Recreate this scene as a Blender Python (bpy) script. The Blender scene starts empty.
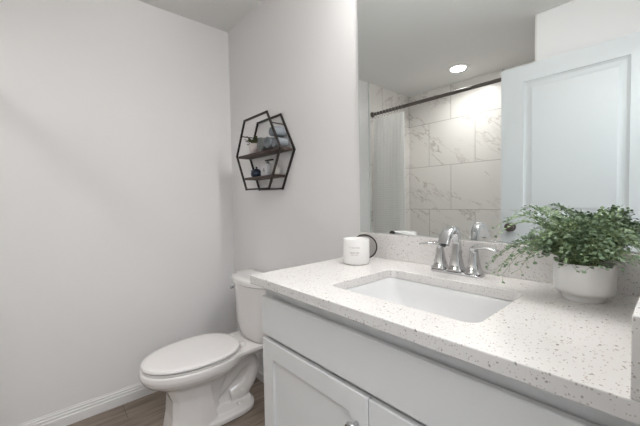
import bpy, bmesh, math, random
from mathutils import Vector, Matrix

PI = math.pi
scene = bpy.context.scene
C = scene.collection

# ------------------------------------------------------------------ camera, world, exposure, big lights
cam_d = bpy.data.cameras.new('camera')
cam = bpy.data.objects.new('camera', cam_d)
C.objects.link(cam)
scene.camera = cam
cam_d.sensor_fit = 'HORIZONTAL'
cam_d.sensor_width = 36.0
cam_d.lens = 36.0 * 316.88 / 640.0
cam_d.clip_start = 0.02
_r = Vector((0.66188683, 0.7493698, -0.0187279)).normalized()
_f = Vector((-0.74943492, 0.6610009, -0.03775059)).normalized()
_u = _r.cross(_f).normalized()
cam.matrix_world = Matrix(((_r.x, _u.x, -_f.x, 2.20426),
                           (_r.y, _u.y, -_f.y, -1.07949),
                           (_r.z, _u.z, -_f.z, 1.19668),
                           (0, 0, 0, 1)))

world = bpy.data.worlds.new('world')
scene.world = world
world.use_nodes = True
world.node_tree.nodes['Background'].inputs[0].default_value = (0.9, 0.95, 1.0, 1)
world.node_tree.nodes['Background'].inputs[1].default_value = 0.3

vs = scene.view_settings
vs.view_transform = 'Standard'
vs.look = 'None'
vs.gamma = 1.0
vs.use_curve_mapping = False
vs.exposure = 0.27

BULB_POWER = 64.0       # emission of each vanity globe
CAN_POWER = 6.2        # recessed shower light, watts
HALL_FILL_POWER = 21.5       # unseen fill lamp added in the hallway, watts


def area(name, loc, rot, size, power, col, shape='DISK', sy=None):
    d = bpy.data.lights.new(name, 'AREA')
    d.shape = shape
    d.size = size
    if sy:
        d.size_y = sy
    d.energy = power
    d.color = col
    o = bpy.data.objects.new(name, d)
    o.location = loc
    o.rotation_euler = rot
    C.objects.link(o)
    return o


area('hall_fill_light', (2.95, -1.05, 2.40), (0, 0, 0), 0.95, HALL_FILL_POWER, (0.93, 0.97, 1.0))  # added soft fill through the doorway, no known fixture
area('shower_light', (0.79, -1.97, 2.425), (0, 0, 0), 0.12, CAN_POWER, (1.0, 0.975, 0.95)).data.spread = math.radians(155)

# ------------------------------------------------------------------ dimensions
H = 2.44
W = 2.19
HC = 0.954          # counter top
TS = 0.028
XL = 1.259
YF = -0.563
YW = -1.524         # wall behind the door
XT = 1.531          # end of the tub alcove
YB = -2.35          # tiled back wall


# ------------------------------------------------------------------ materials
def new_mat(name):
    m = bpy.data.materials.new(name)
    m.use_nodes = True
    nt = m.node_tree
    return m, nt, nt.nodes['Principled BSDF']


def noise_bump(nt, b, scale, strength, dist=0.002, detail=3):
    tc = nt.nodes.new('ShaderNodeTexCoord')
    n = nt.nodes.new('ShaderNodeTexNoise')
    n.inputs['Scale'].default_value = scale
    n.inputs['Detail'].default_value = detail
    bp = nt.nodes.new('ShaderNodeBump')
    bp.inputs['Strength'].default_value = strength
    bp.inputs['Distance'].default_value = dist
    nt.links.new(tc.outputs['Object'], n.inputs['Vector'])
    nt.links.new(n.outputs['Fac'], bp.inputs['Height'])
    nt.links.new(bp.outputs['Normal'], b.inputs['Normal'])
    return n


def simple(name, col, rough=0.5, metal=0.0, bump=0.0, bscale=60, spec=None, vary=0.0, coat=0.0):
    m, nt, b = new_mat(name)
    b.inputs['Base Color'].default_value = (*col, 1)
    b.inputs['Roughness'].default_value = rough
    b.inputs['Metallic'].default_value = metal
    if spec is not None:
        b.inputs['Specular IOR Level'].default_value = spec
    b.inputs['Coat Weight'].default_value = coat
    n = noise_bump(nt, b, bscale, bump if bump else 0.01)
    if vary:
        mx = nt.nodes.new('ShaderNodeMix')
        mx.data_type = 'RGBA'
        mx.inputs['A'].default_value = (*[c * (1 - vary) for c in col], 1)
        mx.inputs['B'].default_value = (*[min(1, c * (1 + vary)) for c in col], 1)
        nt.links.new(n.outputs['Fac'], mx.inputs['Factor'])
        nt.links.new(mx.outputs['Result'], b.inputs['Base Color'])
    return m


M = {}
M['wall'] = simple('wall_paint', (0.83, 0.82, 0.818), 0.75, bump=0.12, bscale=220)
M['ceiling'] = simple('ceiling_paint', (0.80, 0.795, 0.78), 0.85, bump=0.15, bscale=160)
M['trim'] = simple('trim_paint', (0.78, 0.775, 0.77), 0.38)
M['door'] = simple('door_paint', (0.66, 0.69, 0.705), 0.4)
M['cabinet'] = simple('cabinet_paint', (0.78, 0.78, 0.78), 0.38)
M['ceramic'] = simple('ceramic_glaze', (0.87, 0.845, 0.835), 0.12, coat=0.3)
M['seat'] = simple('seat_plastic', (0.86, 0.835, 0.825), 0.22)
M['basin'] = simple('basin_glaze', (0.84, 0.84, 0.845), 0.10, coat=0.3)
M['chrome'] = simple('chrome', (0.60, 0.605, 0.615), 0.07, 1.0)
M['bronze'] = simple('oil_rubbed_bronze', (0.13, 0.11, 0.10), 0.4, 0.6)
M['black'] = simple('black_metal', (0.022, 0.016, 0.014), 0.45, 0.3)
M['rubber'] = simple('black_plastic', (0.02, 0.02, 0.02), 0.5)
M['candle'] = simple('candle_glass', (0.90, 0.885, 0.875), 0.25, coat=0.3)
M['print'] = simple('printed_ink', (0.42, 0.36, 0.34), 0.6)
M['wax'] = simple('wax', (0.85, 0.82, 0.77), 0.5)
M['lid_inner'] = simple('lid_lining', (0.42, 0.40, 0.39), 0.45, 0.2)
M['pot'] = simple('pot_stoneware', (0.88, 0.865, 0.85), 0.55, bump=0.25, bscale=240)
M['soil'] = simple('soil', (0.05, 0.04, 0.03), 0.95, bump=0.8, bscale=120)
M['leaf'] = simple('fern_leaf', (0.125, 0.20, 0.11), 0.5, vary=0.45, bscale=9)
M['leaf_light'] = simple('fern_leaf_young', (0.27, 0.38, 0.20), 0.5, vary=0.35, bscale=9)
M['stem'] = simple('fern_stem', (0.20, 0.27, 0.12), 0.6)
M['olive'] = simple('olive_leaf', (0.07, 0.08, 0.03), 0.6, vary=0.3, bscale=30)
M['pinkpot'] = simple('pale_pot', (0.62, 0.56, 0.54), 0.6)
M['sage'] = simple('sage_towel', (0.25, 0.275, 0.265), 0.95, bump=0.8, bscale=160)
M['blue'] = simple('blue_towel', (0.25, 0.275, 0.30), 0.95, bump=0.8, bscale=160)
M['navy'] = simple('navy_glaze', (0.012, 0.022, 0.05), 0.3)
M['skyblue'] = simple('grey_blue_glaze', (0.22, 0.29, 0.36), 0.4)
M['box'] = simple('white_card', (0.62, 0.62, 0.64), 0.6)
M['beige'] = simple('beige_ceramic', (0.42, 0.40, 0.37), 0.6)
M['curtain'] = simple('curtain_cloth', (0.82, 0.82, 0.81), 0.8)
M['tub'] = simple('tub_acrylic', (0.82, 0.82, 0.82), 0.2)


def quartz():
    m, nt, b = new_mat('speckled_quartz')
    L = nt.links.new
    tc = nt.nodes.new('ShaderNodeTexCoord')
    nz = nt.nodes.new('ShaderNodeTexNoise')
    nz.inputs['Scale'].default_value = 60
    add = nt.nodes.new('ShaderNodeMixRGB')
    add.inputs[0].default_value = 0.012
    L(tc.outputs['Object'], nz.inputs['Vector'])
    L(tc.outputs['Object'], add.inputs[1])
    L(nz.outputs['Color'], add.inputs[2])
    prev = None
    base = (0.80, 0.775, 0.757, 1)
    for i, (sc, th0, th1, col, keep) in enumerate(((125, 0.16, 0.26, (0.42, 0.385, 0.36, 1), 0.74),
                                                   (210, 0.20, 0.30, (0.54, 0.47, 0.43, 1), 0.42),
                                                   (95, 0.15, 0.22, (0.33, 0.30, 0.28, 1), 0.86))):
        mp = nt.nodes.new('ShaderNodeMapping')
        mp.inputs['Location'].default_value = (i * 3.1, i * 1.7, i)
        mp.inputs['Rotation'].default_value = (0.3 * i, 0.5, 0.6 + i)
        mp.inputs['Scale'].default_value = (1, 0.62, 1)
        L(add.outputs[0], mp.inputs['Vector'])
        v = nt.nodes.new('ShaderNodeTexVoronoi')
        v.inputs['Scale'].default_value = sc
        L(mp.outputs[0], v.inputs['Vector'])
        r = nt.nodes.new('ShaderNodeMapRange')
        r.inputs['From Min'].default_value = th0
        r.inputs['From Max'].default_value = th1
        r.inputs['To Min'].default_value = 1
        r.inputs['To Max'].default_value = 0
        L(v.outputs['Distance'], r.inputs['Value'])
        sep = nt.nodes.new('ShaderNodeSeparateColor')
        L(v.outputs['Color'], sep.inputs[0])
        g = nt.nodes.new('ShaderNodeMath')
        g.operation = 'GREATER_THAN'
        g.inputs[1].default_value = keep
        L(sep.outputs[0], g.inputs[0])
        mul = nt.nodes.new('ShaderNodeMath')
        mul.operation = 'MULTIPLY'
        L(g.outputs[0], mul.inputs[0])
        L(r.outputs[0], mul.inputs[1])
        mx = nt.nodes.new('ShaderNodeMixRGB')
        L(mul.outputs[0], mx.inputs[0])
        if prev is None:
            mx.inputs[1].default_value = base
        else:
            L(prev, mx.inputs[1])
        mx.inputs[2].default_value = col
        prev = mx.outputs[0]
    L(prev, b.inputs['Base Color'])
    b.inputs['Roughness'].default_value = 0.14
    return m


M['quartz'] = quartz()


def marble(name, axis, x0, z0):
    """large marble tiles; axis = which object axis runs along the wall"""
    m, nt, b = new_mat(name)
    L = nt.links.new
    tc = nt.nodes.new('ShaderNodeTexCoord')
    sp = nt.nodes.new('ShaderNodeSeparateXYZ')
    L(tc.outputs['Object'], sp.inputs[0])
    cb = nt.nodes.new('ShaderNodeCombineXYZ')
    ax = nt.nodes.new('ShaderNodeMath')
    ax.inputs[1].default_value = x0
    az = nt.nodes.new('ShaderNodeMath')
    az.inputs[1].default_value = z0
    L(sp.outputs[axis], ax.inputs[0])
    L(sp.outputs['Z'], az.inputs[0])
    L(ax.outputs[0], cb.inputs['X'])
    L(az.outputs[0], cb.inputs['Y'])
    br = nt.nodes.new('ShaderNodeTexBrick')
    br.offset = 0.5
    br.inputs['Scale'].default_value = 1
    br.inputs['Brick Width'].default_value = 0.52
    br.inputs['Row Height'].default_value = 0.497
    br.inputs['Mortar Size'].default_value = 0.003
    br.inputs['Mortar Smooth'].default_value = 0.1
    br.inputs['Color1'].default_value = (0, 0, 0, 1)
    br.inputs['Color2'].default_value = (1, 1, 1, 1)
    br.inputs['Mortar'].default_value = (0.5, 0.5, 0.5, 1)
    L(cb.outputs[0], br.inputs['Vector'])
    # vein field
    mp = nt.nodes.new('ShaderNodeMapping')
    mp.inputs['Rotation'].default_value = (0, 0, math.radians(-50))
    L(cb.outputs[0], mp.inputs['Vector'])
    mp2 = nt.nodes.new('ShaderNodeMapping')
    mp2.inputs['Scale'].default_value = (2.6, 0.75, 1)
    L(mp.outputs[0], mp2.inputs['Vector'])
    off = nt.nodes.new('ShaderNodeVectorMath')
    off.operation = 'MULTIPLY_ADD'
    off.inputs[1].default_value = (3.0, 1.3, 0)
    L(br.outputs['Color'], off.inputs[0])
    L(mp2.outputs[0], off.inputs[2])
    nz = nt.nodes.new('ShaderNodeTexNoise')
    nz.inputs['Scale'].default_value = 1.25
    nz.inputs['Detail'].default_value = 7
    nz.inputs['Roughness'].default_value = 0.62
    L(off.outputs[0], nz.inputs['Vector'])
    sub = nt.nodes.new('ShaderNodeMath')
    sub.operation = 'SUBTRACT'
    sub.inputs[1].default_value = 0.5
    L(nz.outputs['Fac'], sub.inputs[0])
    ab = nt.nodes.new('ShaderNodeMath')
    ab.operation = 'ABSOLUTE'
    L(sub.outputs[0], ab.inputs[0])
    r = nt.nodes.new('ShaderNodeMapRange')
    r.inputs['From Min'].default_value = 0.0
    r.inputs['From Max'].default_value = 0.013
    r.inputs['To Min'].default_value = 1
    r.inputs['To Max'].default_value = 0
    L(ab.outputs[0], r.inputs['Value'])
    n2 = nt.nodes.new('ShaderNodeTexNoise')
    n2.inputs['Scale'].default_value = 3.0
    L(off.outputs[0], n2.inputs['Vector'])
    r2 = nt.nodes.new('ShaderNodeMapRange')
    r2.inputs['From Min'].default_value = 0.36
    r2.inputs['From Max'].default_value = 0.60
    L(n2.outputs['Fac'], r2.inputs['Value'])
    mul = nt.nodes.new('ShaderNodeMath')
    mul.operation = 'MULTIPLY'
    L(r.outputs[0], mul.inputs[0])
    L(r2.outputs[0], mul.inputs[1])
    mx = nt.nodes.new('ShaderNodeMixRGB')
    mx.inputs[1].default_value = (0.76, 0.735, 0.705, 1)
    mx.inputs[2].default_value = (0.44, 0.40, 0.365, 1)
    L(mul.outputs[0], mx.inputs[0])
    mg = nt.nodes.new('ShaderNodeMixRGB')
    L(br.outputs['Fac'], mg.inputs[0])
    L(mx.outputs[0], mg.inputs[1])
    mg.inputs[2].default_value = (0.42, 0.40, 0.385, 1)
    L(mg.outputs[0], b.inputs['Base Color'])
    b.inputs['Roughness'].default_value = 0.3
    bp = nt.nodes.new('ShaderNodeBump')
    bp.invert = True
    bp.inputs['Strength'].default_value = 0.4
    bp.inputs['Distance'].default_value = 0.002
    L(br.outputs['Fac'], bp.inputs['Height'])
    L(bp.outputs['Normal'], b.inputs['Normal'])
    return m


M['tile_x'] = marble('marble_tile_long', 'X', 0.25, -0.083)
M['tile_y'] = marble('marble_tile_end', 'Y', 2.6, -0.083)


def wood(name, c1, c2, plank_w=None, along='Y', rough=0.45):
    m, nt, b = new_mat(name)
    L = nt.links.new
    tc = nt.nodes.new('ShaderNodeTexCoord')
    mp = nt.nodes.new('ShaderNodeMapping')
    if along == 'Y':
        mp.inputs['Rotation'].default_value = (0, 0, PI / 2)
    L(tc.outputs['Object'], mp.inputs['Vector'])
    mp2 = nt.nodes.new('ShaderNodeMapping')
    mp2.inputs['Scale'].default_value = (2.2, 26, 26)
    L(mp.outputs[0], mp2.inputs['Vector'])
    nz = nt.nodes.new('ShaderNodeTexNoise')
    nz.inputs['Scale'].default_value = 1.6
    nz.inputs['Detail'].default_value = 6
    L(mp2.outputs[0], nz.inputs['Vector'])
    rp = nt.nodes.new('ShaderNodeValToRGB')
    rp.color_ramp.elements[0].position = 0.3
    rp.color_ramp.elements[0].color = (*c1, 1)
    rp.color_ramp.elements[1].position = 0.72
    rp.color_ramp.elements[1].color = (*c2, 1)
    L(nz.outputs['Fac'], rp.inputs[0])
    out = rp.outputs[0]
    if plank_w:
        br = nt.nodes.new('ShaderNodeTexBrick')
        br.offset = 0.37
        br.inputs['Scale'].default_value = 1
        br.inputs['Brick Width'].default_value = 1.2
        br.inputs['Row Height'].default_value = plank_w
        br.inputs['Mortar Size'].default_value = 0.0015
        br.inputs['Color1'].default_value = (0.82, 0.82, 0.82, 1)
        br.inputs['Color2'].default_value = (1.12, 1.12, 1.12, 1)
        br.inputs['Mortar'].default_value = (0.35, 0.35, 0.35, 1)
        L(mp.outputs[0], br.inputs['Vector'])
        mm = nt.nodes.new('ShaderNodeMixRGB')
        mm.blend_type = 'MULTIPLY'
        mm.inputs[0].default_value = 1
        L(out, mm.inputs[1])
        L(br.outputs['Color'], mm.inputs[2])
        L(br.outputs['Color'], off.inputs[0]) if False else None
        out = mm.outputs[0]
    L(out, b.inputs['Base Color'])
    b.inputs['Roughness'].default_value = rough
    return m


M['floor'] = wood('plank_floor', (0.17, 0.13, 0.102), (0.36, 0.295, 0.24), 0.18)
M['shelfwood'] = wood('shelf_wood', (0.035, 0.022, 0.018), (0.085, 0.055, 0.043), None, 'X', 0.6)

# mirror
m, nt, b = new_mat('mirror_silver')
b.inputs['Base Color'].default_value = (0.85, 0.88, 0.875, 1)
b.inputs['Metallic'].default_value = 1
b.inputs['Roughness'].default_value = 0.0
M['mirror'] = m
M['glass_edge'] = simple('mirror_polished_edge', (0.75, 0.80, 0.79), 0.15, 0.3)


def emissive(name, col, strength):
    m, nt, b = new_mat(name)
    b.inputs['Base Color'].default_value = (*col, 1)
    b.inputs['Emission Color'].default_value = (*col, 1)
    b.inputs['Emission Strength'].default_value = strength
    return m


M['bulb'] = emissive('lit_globe', (1.0, 0.985, 0.97), BULB_POWER)
M['lens'] = emissive('lit_lens', (1.0, 0.96, 0.92), 9.0)


# curtain weave: fine horizontal ribs
def curtain_weave():
    m, nt, b = new_mat('waffle_cloth')
    L = nt.links.new
    tc = nt.nodes.new('ShaderNodeTexCoord')
    w = nt.nodes.new('ShaderNodeTexWave')
    w.bands_direction = 'Z'
    w.inputs['Scale'].default_value = 14
    w.inputs['Distortion'].default_value = 0.3
    L(tc.outputs['Object'], w.inputs['Vector'])
    mx = nt.nodes.new('ShaderNodeMixRGB')
    mx.inputs[1].default_value = (0.86, 0.86, 0.85, 1)
    mx.inputs[2].default_value = (0.93, 0.93, 0.925, 1)
    L(w.outputs['Fac'], mx.inputs[0])
    L(mx.outputs[0], b.inputs['Base Color'])
    bp = nt.nodes.new('ShaderNodeBump')
    bp.inputs['Strength'].default_value = 0.2
    bp.inputs['Distance'].default_value = 0.004
    L(w.outputs['Fac'], bp.inputs['Height'])
    L(bp.outputs['Normal'], b.inputs['Normal'])
    b.inputs['Roughness'].default_value = 0.85
    tl_ = nt.nodes.new('ShaderNodeBsdfTranslucent')
    L(mx.outputs[0], tl_.inputs['Color'])
    ms = nt.nodes.new('ShaderNodeMixShader')
    ms.inputs[0].default_value = 0.7
    L(b.outputs[0], ms.inputs[1])
    L(tl_.outputs[0], ms.inputs[2])
    L(ms.outputs[0], nt.nodes['Material Output'].inputs['Surface'])
    return m


M['curtain'] = curtain_weave()


# ------------------------------------------------------------------ mesh helpers
def finish(bm, ang=35):
    bmesh.ops.recalc_face_normals(bm, faces=bm.faces)
    lim = math.radians(ang)
    for f in bm.faces:
        f.smooth = True
    for e in bm.edges:
        if len(e.link_faces) == 2:
            try:
                if e.calc_face_angle() > lim:
                    e.smooth = False
            except ValueError:
                pass


def obj(name, bm, mat, parent=None, origin=None, bevel=0, seg=2, ang=35):
    """link bm as one object. coordinates in bm are world coordinates; origin moves the pivot there"""
    finish(bm, ang)
    me = bpy.data.meshes.new(name)
    base = Vector((0, 0, 0))
    if parent is not None:
        base = Vector(parent['_o']) if '_o' in parent else Vector((0, 0, 0))
        o_w = base
        bmesh.ops.translate(bm, verts=bm.verts, vec=-o_w)
    elif origin is not None:
        bmesh.ops.translate(bm, verts=bm.verts, vec=-Vector(origin))
    bm.to_mesh(me)
    bm.free()
    for mm in (mat if isinstance(mat, (list, tuple)) else [mat]):
        me.materials.append(mm)
    o = bpy.data.objects.new(name, me)
    C.objects.link(o)
    if parent is not None:
        o.parent = parent
        o['_o'] = list(base)
    else:
        o.location = origin or (0, 0, 0)
        o['_o'] = list(origin or (0, 0, 0))
    if bevel:
        md = o.modifiers.new('bevel', 'BEVEL')
        md.width = bevel
        md.segments = seg
        md.limit_method = 'ANGLE'
        md.angle_limit = math.radians(40)
        md.harden_normals = False
    return o


def thing(name, label, cat, loc, group=None):
    o = bpy.data.objects.new(name, None)
    o.empty_display_size = 0.05
    C.objects.link(o)
    o.location = loc
    o['_o'] = list(loc)
    tag(o, label, cat, group)
    return o


def tag(o, label, cat, group=None):
    o['label'] = label
    o['category'] = cat
    if group:
        o['group'] = group
    return o


def struct(name, bm, mat, bevel=0):
    o = obj(name, bm, mat, bevel=bevel)
    o['kind'] = 'structure'
    return o


def box(bm, a, b, mi=0):
    x0, y0, z0 = [min(p, q) for p, q in zip(a, b)]
    x1, y1, z1 = [max(p, q) for p, q in zip(a, b)]
    v = [bm.verts.new(p) for p in ((x0, y0, z0), (x1, y0, z0), (x1, y1, z0), (x0, y1, z0),
                                   (x0, y0, z1), (x1, y0, z1), (x1, y1, z1), (x0, y1, z1))]
    for q in ((0, 3, 2, 1), (4, 5, 6, 7), (0, 1, 5, 4), (1, 2, 6, 5), (2, 3, 7, 6), (3, 0, 4, 7)):
        f = bm.faces.new([v[i] for i in q])
        f.material_index = mi
    return v


def boxes(*prs):
    bm = bmesh.new()
    for a, b in prs:
        box(bm, a, b)
    return bm


def loft(bm, rings, cap=True, closed=False, mi=0):
    vr = [[bm.verts.new(p) for p in r] for r in rings]
    n = len(vr[0])
    m_ = len(vr)
    for i in range(m_ if closed else m_ - 1):
        a, b = vr[i], vr[(i + 1) % m_]
        for j in range(n):
            f = bm.faces.new((a[j], a[(j + 1) % n], b[(j + 1) % n], b[j]))
            f.material_index = mi
    if cap and not closed:
        bm.faces.new(list(reversed(vr[0]))).material_index = mi
        bm.faces.new(vr[-1]).material_index = mi
    return vr


def lathe(bm, prof, c, n=32, cap=True, axis='Z', mi=0):
    rings = []
    for r, h in prof:
        ring = []
        for k in range(n):
            a = 2 * PI * k / n
            p, q = r * math.cos(a), r * math.sin(a)
            if axis == 'Z':
                ring.append((c[0] + p, c[1] + q, c[2] + h))
            elif axis == 'Y':
                ring.append((c[0] + p, c[1] + h, c[2] + q))
            else:
                ring.append((c[0] + h, c[1] + p, c[2] + q))
        rings.append(ring)
    return loft(bm, rings, cap, mi=mi)


def frames(pts, up=None):
    out = []
    prev = None
    for i, p in enumerate(pts):
        a = pts[max(0, i - 1)]
        b = pts[min(len(pts) - 1, i + 1)]
        t = (Vector(b) - Vector(a)).normalized()
        if prev is None:
            ref = Vector(up) if up else (Vector((0, 0, 1)) if abs(t.z) < 0.9 else Vector((1, 0, 0)))
        else:
            ref = prev
        s = t.cross(ref)
        if s.length < 1e-6:
            s = t.orthogonal()
        s.normalize()
        u = s.cross(t).normalized()
        prev = u
        out.append((Vector(p), s, u))
    return out


def tube(bm, pts, r, n=8, cap=True, closed=False, mi=0):
    rs = r if isinstance(r, (list, tuple)) else [r] * len(pts)
    rings = []
    for (p, s, u), rr in zip(frames(pts), rs):
        rings.append([p + s * rr * math.cos(2 * PI * k / n) + u * rr * math.sin(2 * PI * k / n) for k in range(n)])
    return loft(bm, rings, cap, closed, mi)


def sweep(bm, pts, whs, up, n=16, ex=4.0):
    """superelliptic section sweep, whs = (half width along side, half height along up)"""
    rings = []
    for (p, s, u), (w, h) in zip(frames(pts, up), whs):
        ring = []
        for k in range(n):
            a = 2 * PI * (k + 0.5) / n
            ca, sa = math.cos(a), math.sin(a)
            ring.append(p + s * w * math.copysign(abs(ca) ** (2 / ex), ca) + u * h * math.copysign(abs(sa) ** (2 / ex), sa))
        rings.append(ring)
    return loft(bm, rings)


def smooth_path(pts, n=6):
    """Catmull-Rom through the points"""
    P = [Vector(p) for p in pts]
    out = []
    for i in range(len(P) - 1):
        p0 = P[max(0, i - 1)]
        p1, p2 = P[i], P[i + 1]
        p3 = P[min(len(P) - 1, i + 2)]
        for k in range(n):
            t = k / n
            out.append(0.5 * ((2 * p1) + (p2 - p0) * t + (2 * p0 - 5 * p1 + 4 * p2 - p3) * t * t + (3 * p1 - p0 - 3 * p2 + p3) * t ** 3))
    out.append(P[-1])
    return out


def lerp_list(vals, n=6):
    out = []
    for i in range(len(vals) - 1):
        for k in range(n):
            t = k / n
            a, b = vals[i], vals[i + 1]
            out.append(tuple(x + (y - x) * t for x, y in zip(a, b)) if isinstance(a, tuple) else a + (b - a) * t)
    out.append(vals[-1])
    return out


def rrect(x0, x1, y0, y1, r, z, k=6):
    pts = []
    for cx, cy, a0 in ((x1 - r, y1 - r, 0), (x0 + r, y1 - r, PI / 2), (x0 + r, y0 + r, PI), (x1 - r, y0 + r, 1.5 * PI)):
        for i in range(k + 1):
            a = a0 + PI / 2 * i / k
            pts.append((cx + r * math.cos(a), cy + r * math.sin(a), z))
    return pts


def extrude_profile(bm, prof, p0, p1, nrm):
    """prof = (out, z) points, swept from p0 to p1; 'out' runs along nrm"""
    n = Vector(nrm)
    rings = []
    for p in (p0, p1):
        rings.append([Vector(p) + n * o + Vector((0, 0, z)) for o, z in prof])
    loft(bm, rings)


# ================================================================== STRUCTURE
XH = 3.55
# floor: bathroom + hall
struct('floor', boxes(((-0.12, -2.47, -0.10), (XH + 0.1, 0.12, 0.0))), M['floor'])
struct('ceiling', boxes(((-0.12, -2.47, H), (XH + 0.1, 0.12, H + 0.1))), M['ceiling'])
struct('wall_left', boxes(((-0.12, -2.47, 0), (0, 0.12, H))), M['wall'])
struct('wall_back', boxes(((0, 0, 0), (W + 0.12, 0.12, H))), M['wall'])
# right wall with doorway
OY0, OY1, OZ = -1.470, -0.655, 2.125
struct('wall_right', boxes(((W, OY1, 0), (W + 0.12, 0, H)), ((W, YW, 0), (W + 0.12, OY0, H)),
                           ((W, OY0, OZ), (W + 0.12, OY1, H))), M['wall'])
struct('wall_front', boxes(((XT + 0.012, -2.47, 0), (W + 0.12, YW, H))), M['wall'])
struct('wall_shower', boxes(((0, -2.47, 0), (XT + 0.012, YB - 0.012, H))), M['wall'])
struct('wall_hall_far', boxes(((XH, -2.47, 0), (XH + 0.1, 0.12, H))), M['wall'])
struct('wall_hall_north', boxes(((W + 0.12, 0, 0), (XH, 0.12, H))), M['wall'])
struct('wall_hall_south', boxes(((W + 0.12, -2.47, 0), (XH, -2.37, H))), M['wall'])
# tile slabs
struct('wall_tile_back', boxes(((0.0, YB - 0.012, 0), (XT + 0.012, YB, H))), M['tile_x'])
struct('wall_tile_left', boxes(((0.0, YB, 0), (0.010, -1.594, H))), M['tile_y'])
struct('wall_tile_right', boxes(((XT, YB, 0), (XT + 0.012, YW - 0.001, H))), M['tile_y'])
# metal edge where the tile stops
struct('trim_1', boxes(((0.0, -1.5935, 0.0), (0.012, -1.588, H))), M['glass_edge'])

BP = [(0, 0), (0.017, 0), (0.017, 0.050), (0.0125, 0.053), (0.0125, 0.066), (0.008, 0.069), (0.008, 0.079), (0.004, 0.084), (0.004, 0.089), (0, 0.089)]
bm = bmesh.new()
extrude_profile(bm, BP, (0, -1.585, 0), (0, -0.001, 0), (1, 0, 0))
struct('baseboard_left', bm, M['trim'])
bm = bmesh.new()
extrude_profile(bm, BP, (0.016, 0, 0), (XL + 0.012, 0, 0), (0, -1, 0))
struct('baseboard_back', bm, M['trim'])
bm = bmesh.new()
extrude_profile(bm, BP, (XT + 0.02, YW, 0), (W, YW, 0), (0, 1, 0))
struct('baseboard_front', bm, M['trim'])

# doorway jamb lining and casing
bm = bmesh.new()
box(bm, (W - 0.002, OY1 - 0.012, 0), (W + 0.122, OY1, OZ))
box(bm, (W - 0.002, OY0, 0), (W + 0.122, OY0 + 0.004, OZ))
box(bm, (W - 0.002, OY0, OZ - 0.012), (W + 0.122, OY1, OZ))
struct('trim_2', bm, M['trim'])
bm = bmesh.new()
box(bm, (W + 0.12, OY1, 0), (W + 0.132, OY1 + 0.06, OZ + 0.06))
box(bm, (W + 0.12, OY0 - 0.06, 0), (W + 0.132, OY0, OZ + 0.06))
box(bm, (W + 0.12, OY0, OZ), (W + 0.132, OY1, OZ + 0.06))
struct('trim_3', bm, M['trim'], bevel=0.003)

# ================================================================== DOOR
DX0, DX1, DZ0, DZ1 = 1.337, 2.150, 0.010, 2.108
DYF, DYB = -1.474, -1.509


def door_leaf():
    bm = bmesh.new()
    xs = [DX0, 1.478, 2.012, DX1]
    zs = [DZ0, 0.235, 0.915, 1.072, 1.995, DZ1]
    for yy, s in ((DYF, 1), (DYB, -1)):
        for i in range(3):
            for j in range(5):
                x0, x1, z0, z1 = xs[i], xs[i + 1], zs[j], zs[j + 1]
                if i == 1 and j in (1, 3):
                    # sloped moulding, groove, raised field
                    steps = [(0, 0), (0.003, 0.006), (0.016, 0.013), (0.024, 0.013), (0.050, 0.004), (0.052, 0.003)]
                    prev = None
                    for d, dep in steps:
                        y = yy - s * dep
                        cur = [bm.verts.new(p) for p in ((x0 + d, y, z0 + d), (x1 - d, y, z0 + d), (x1 - d, y, z1 - d), (x0 + d, y, z1 - d))]
                        if prev:
                            for k in range(4):
                                bm.faces.new((prev[k], prev[(k + 1) % 4], cur[(k + 1) % 4], cur[k]))
                        prev = cur
                    bm.faces.new(prev)
                else:
                    bm.faces.new([bm.verts.new(p) for p in ((x0, yy, z0), (x1, yy, z0), (x1, yy, z1), (x0, yy, z1))])
    for a, b in (((DX0, DZ0), (DX1, DZ0)), ((DX1, DZ0), (DX1, DZ1)), ((DX1, DZ1), (DX0, DZ1)), ((DX0, DZ1), (DX0, DZ0))):
        bm.faces.new([bm.verts.new(p) for p in ((a[0], DYF, a[1]), (b[0], DYF, b[1]), (b[0], DYB, b[1]), (a[0], DYB, a[1]))])
    bmesh.ops.remove_doubles(bm, verts=bm.verts, dist=1e-5)
    return bm


door = obj('door_1', door_leaf(), M['door'], origin=(DX1, DYF, DZ0), ang=20)
door['kind'] = 'structure'
bm = bmesh.new()
lathe(bm, [(0.030, 0), (0.031, 0.004), (0.026, 0.009), (0.012, 0.013), (0.011, 0.028), (0.020, 0.034), (0.029, 0.044), (0.031, 0.056), (0.026, 0.066), (0.012, 0.071)],
      (1.407, DYF, 0.985), 28, axis='Y')
obj('door_knob', bm, M['bronze'], door)
bm = boxes(((DX0 - 0.0015, DYF - 0.028, 0.955), (DX0 + 0.001, DYF - 0.006, 1.015)), ((DX0 - 0.008, DYF - 0.023, 0.976), (DX0, DYF - 0.011, 0.994)))
obj('latch', bm, M['bronze'], door)
for z in (0.28, 1.06, 1.86):
    bm = bmesh.new()
    lathe(bm, [(0.005, 0), (0.005, 0.09)], (DX1 + 0.008, DYF - 0.001, z), 10)
    box(bm, (DX1 - 0.0005, DYF - 0.03, z), (DX1 + 0.008, DYF - 0.002, z + 0.09))
    obj('hinge', bm, M['bronze'], door)

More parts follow.
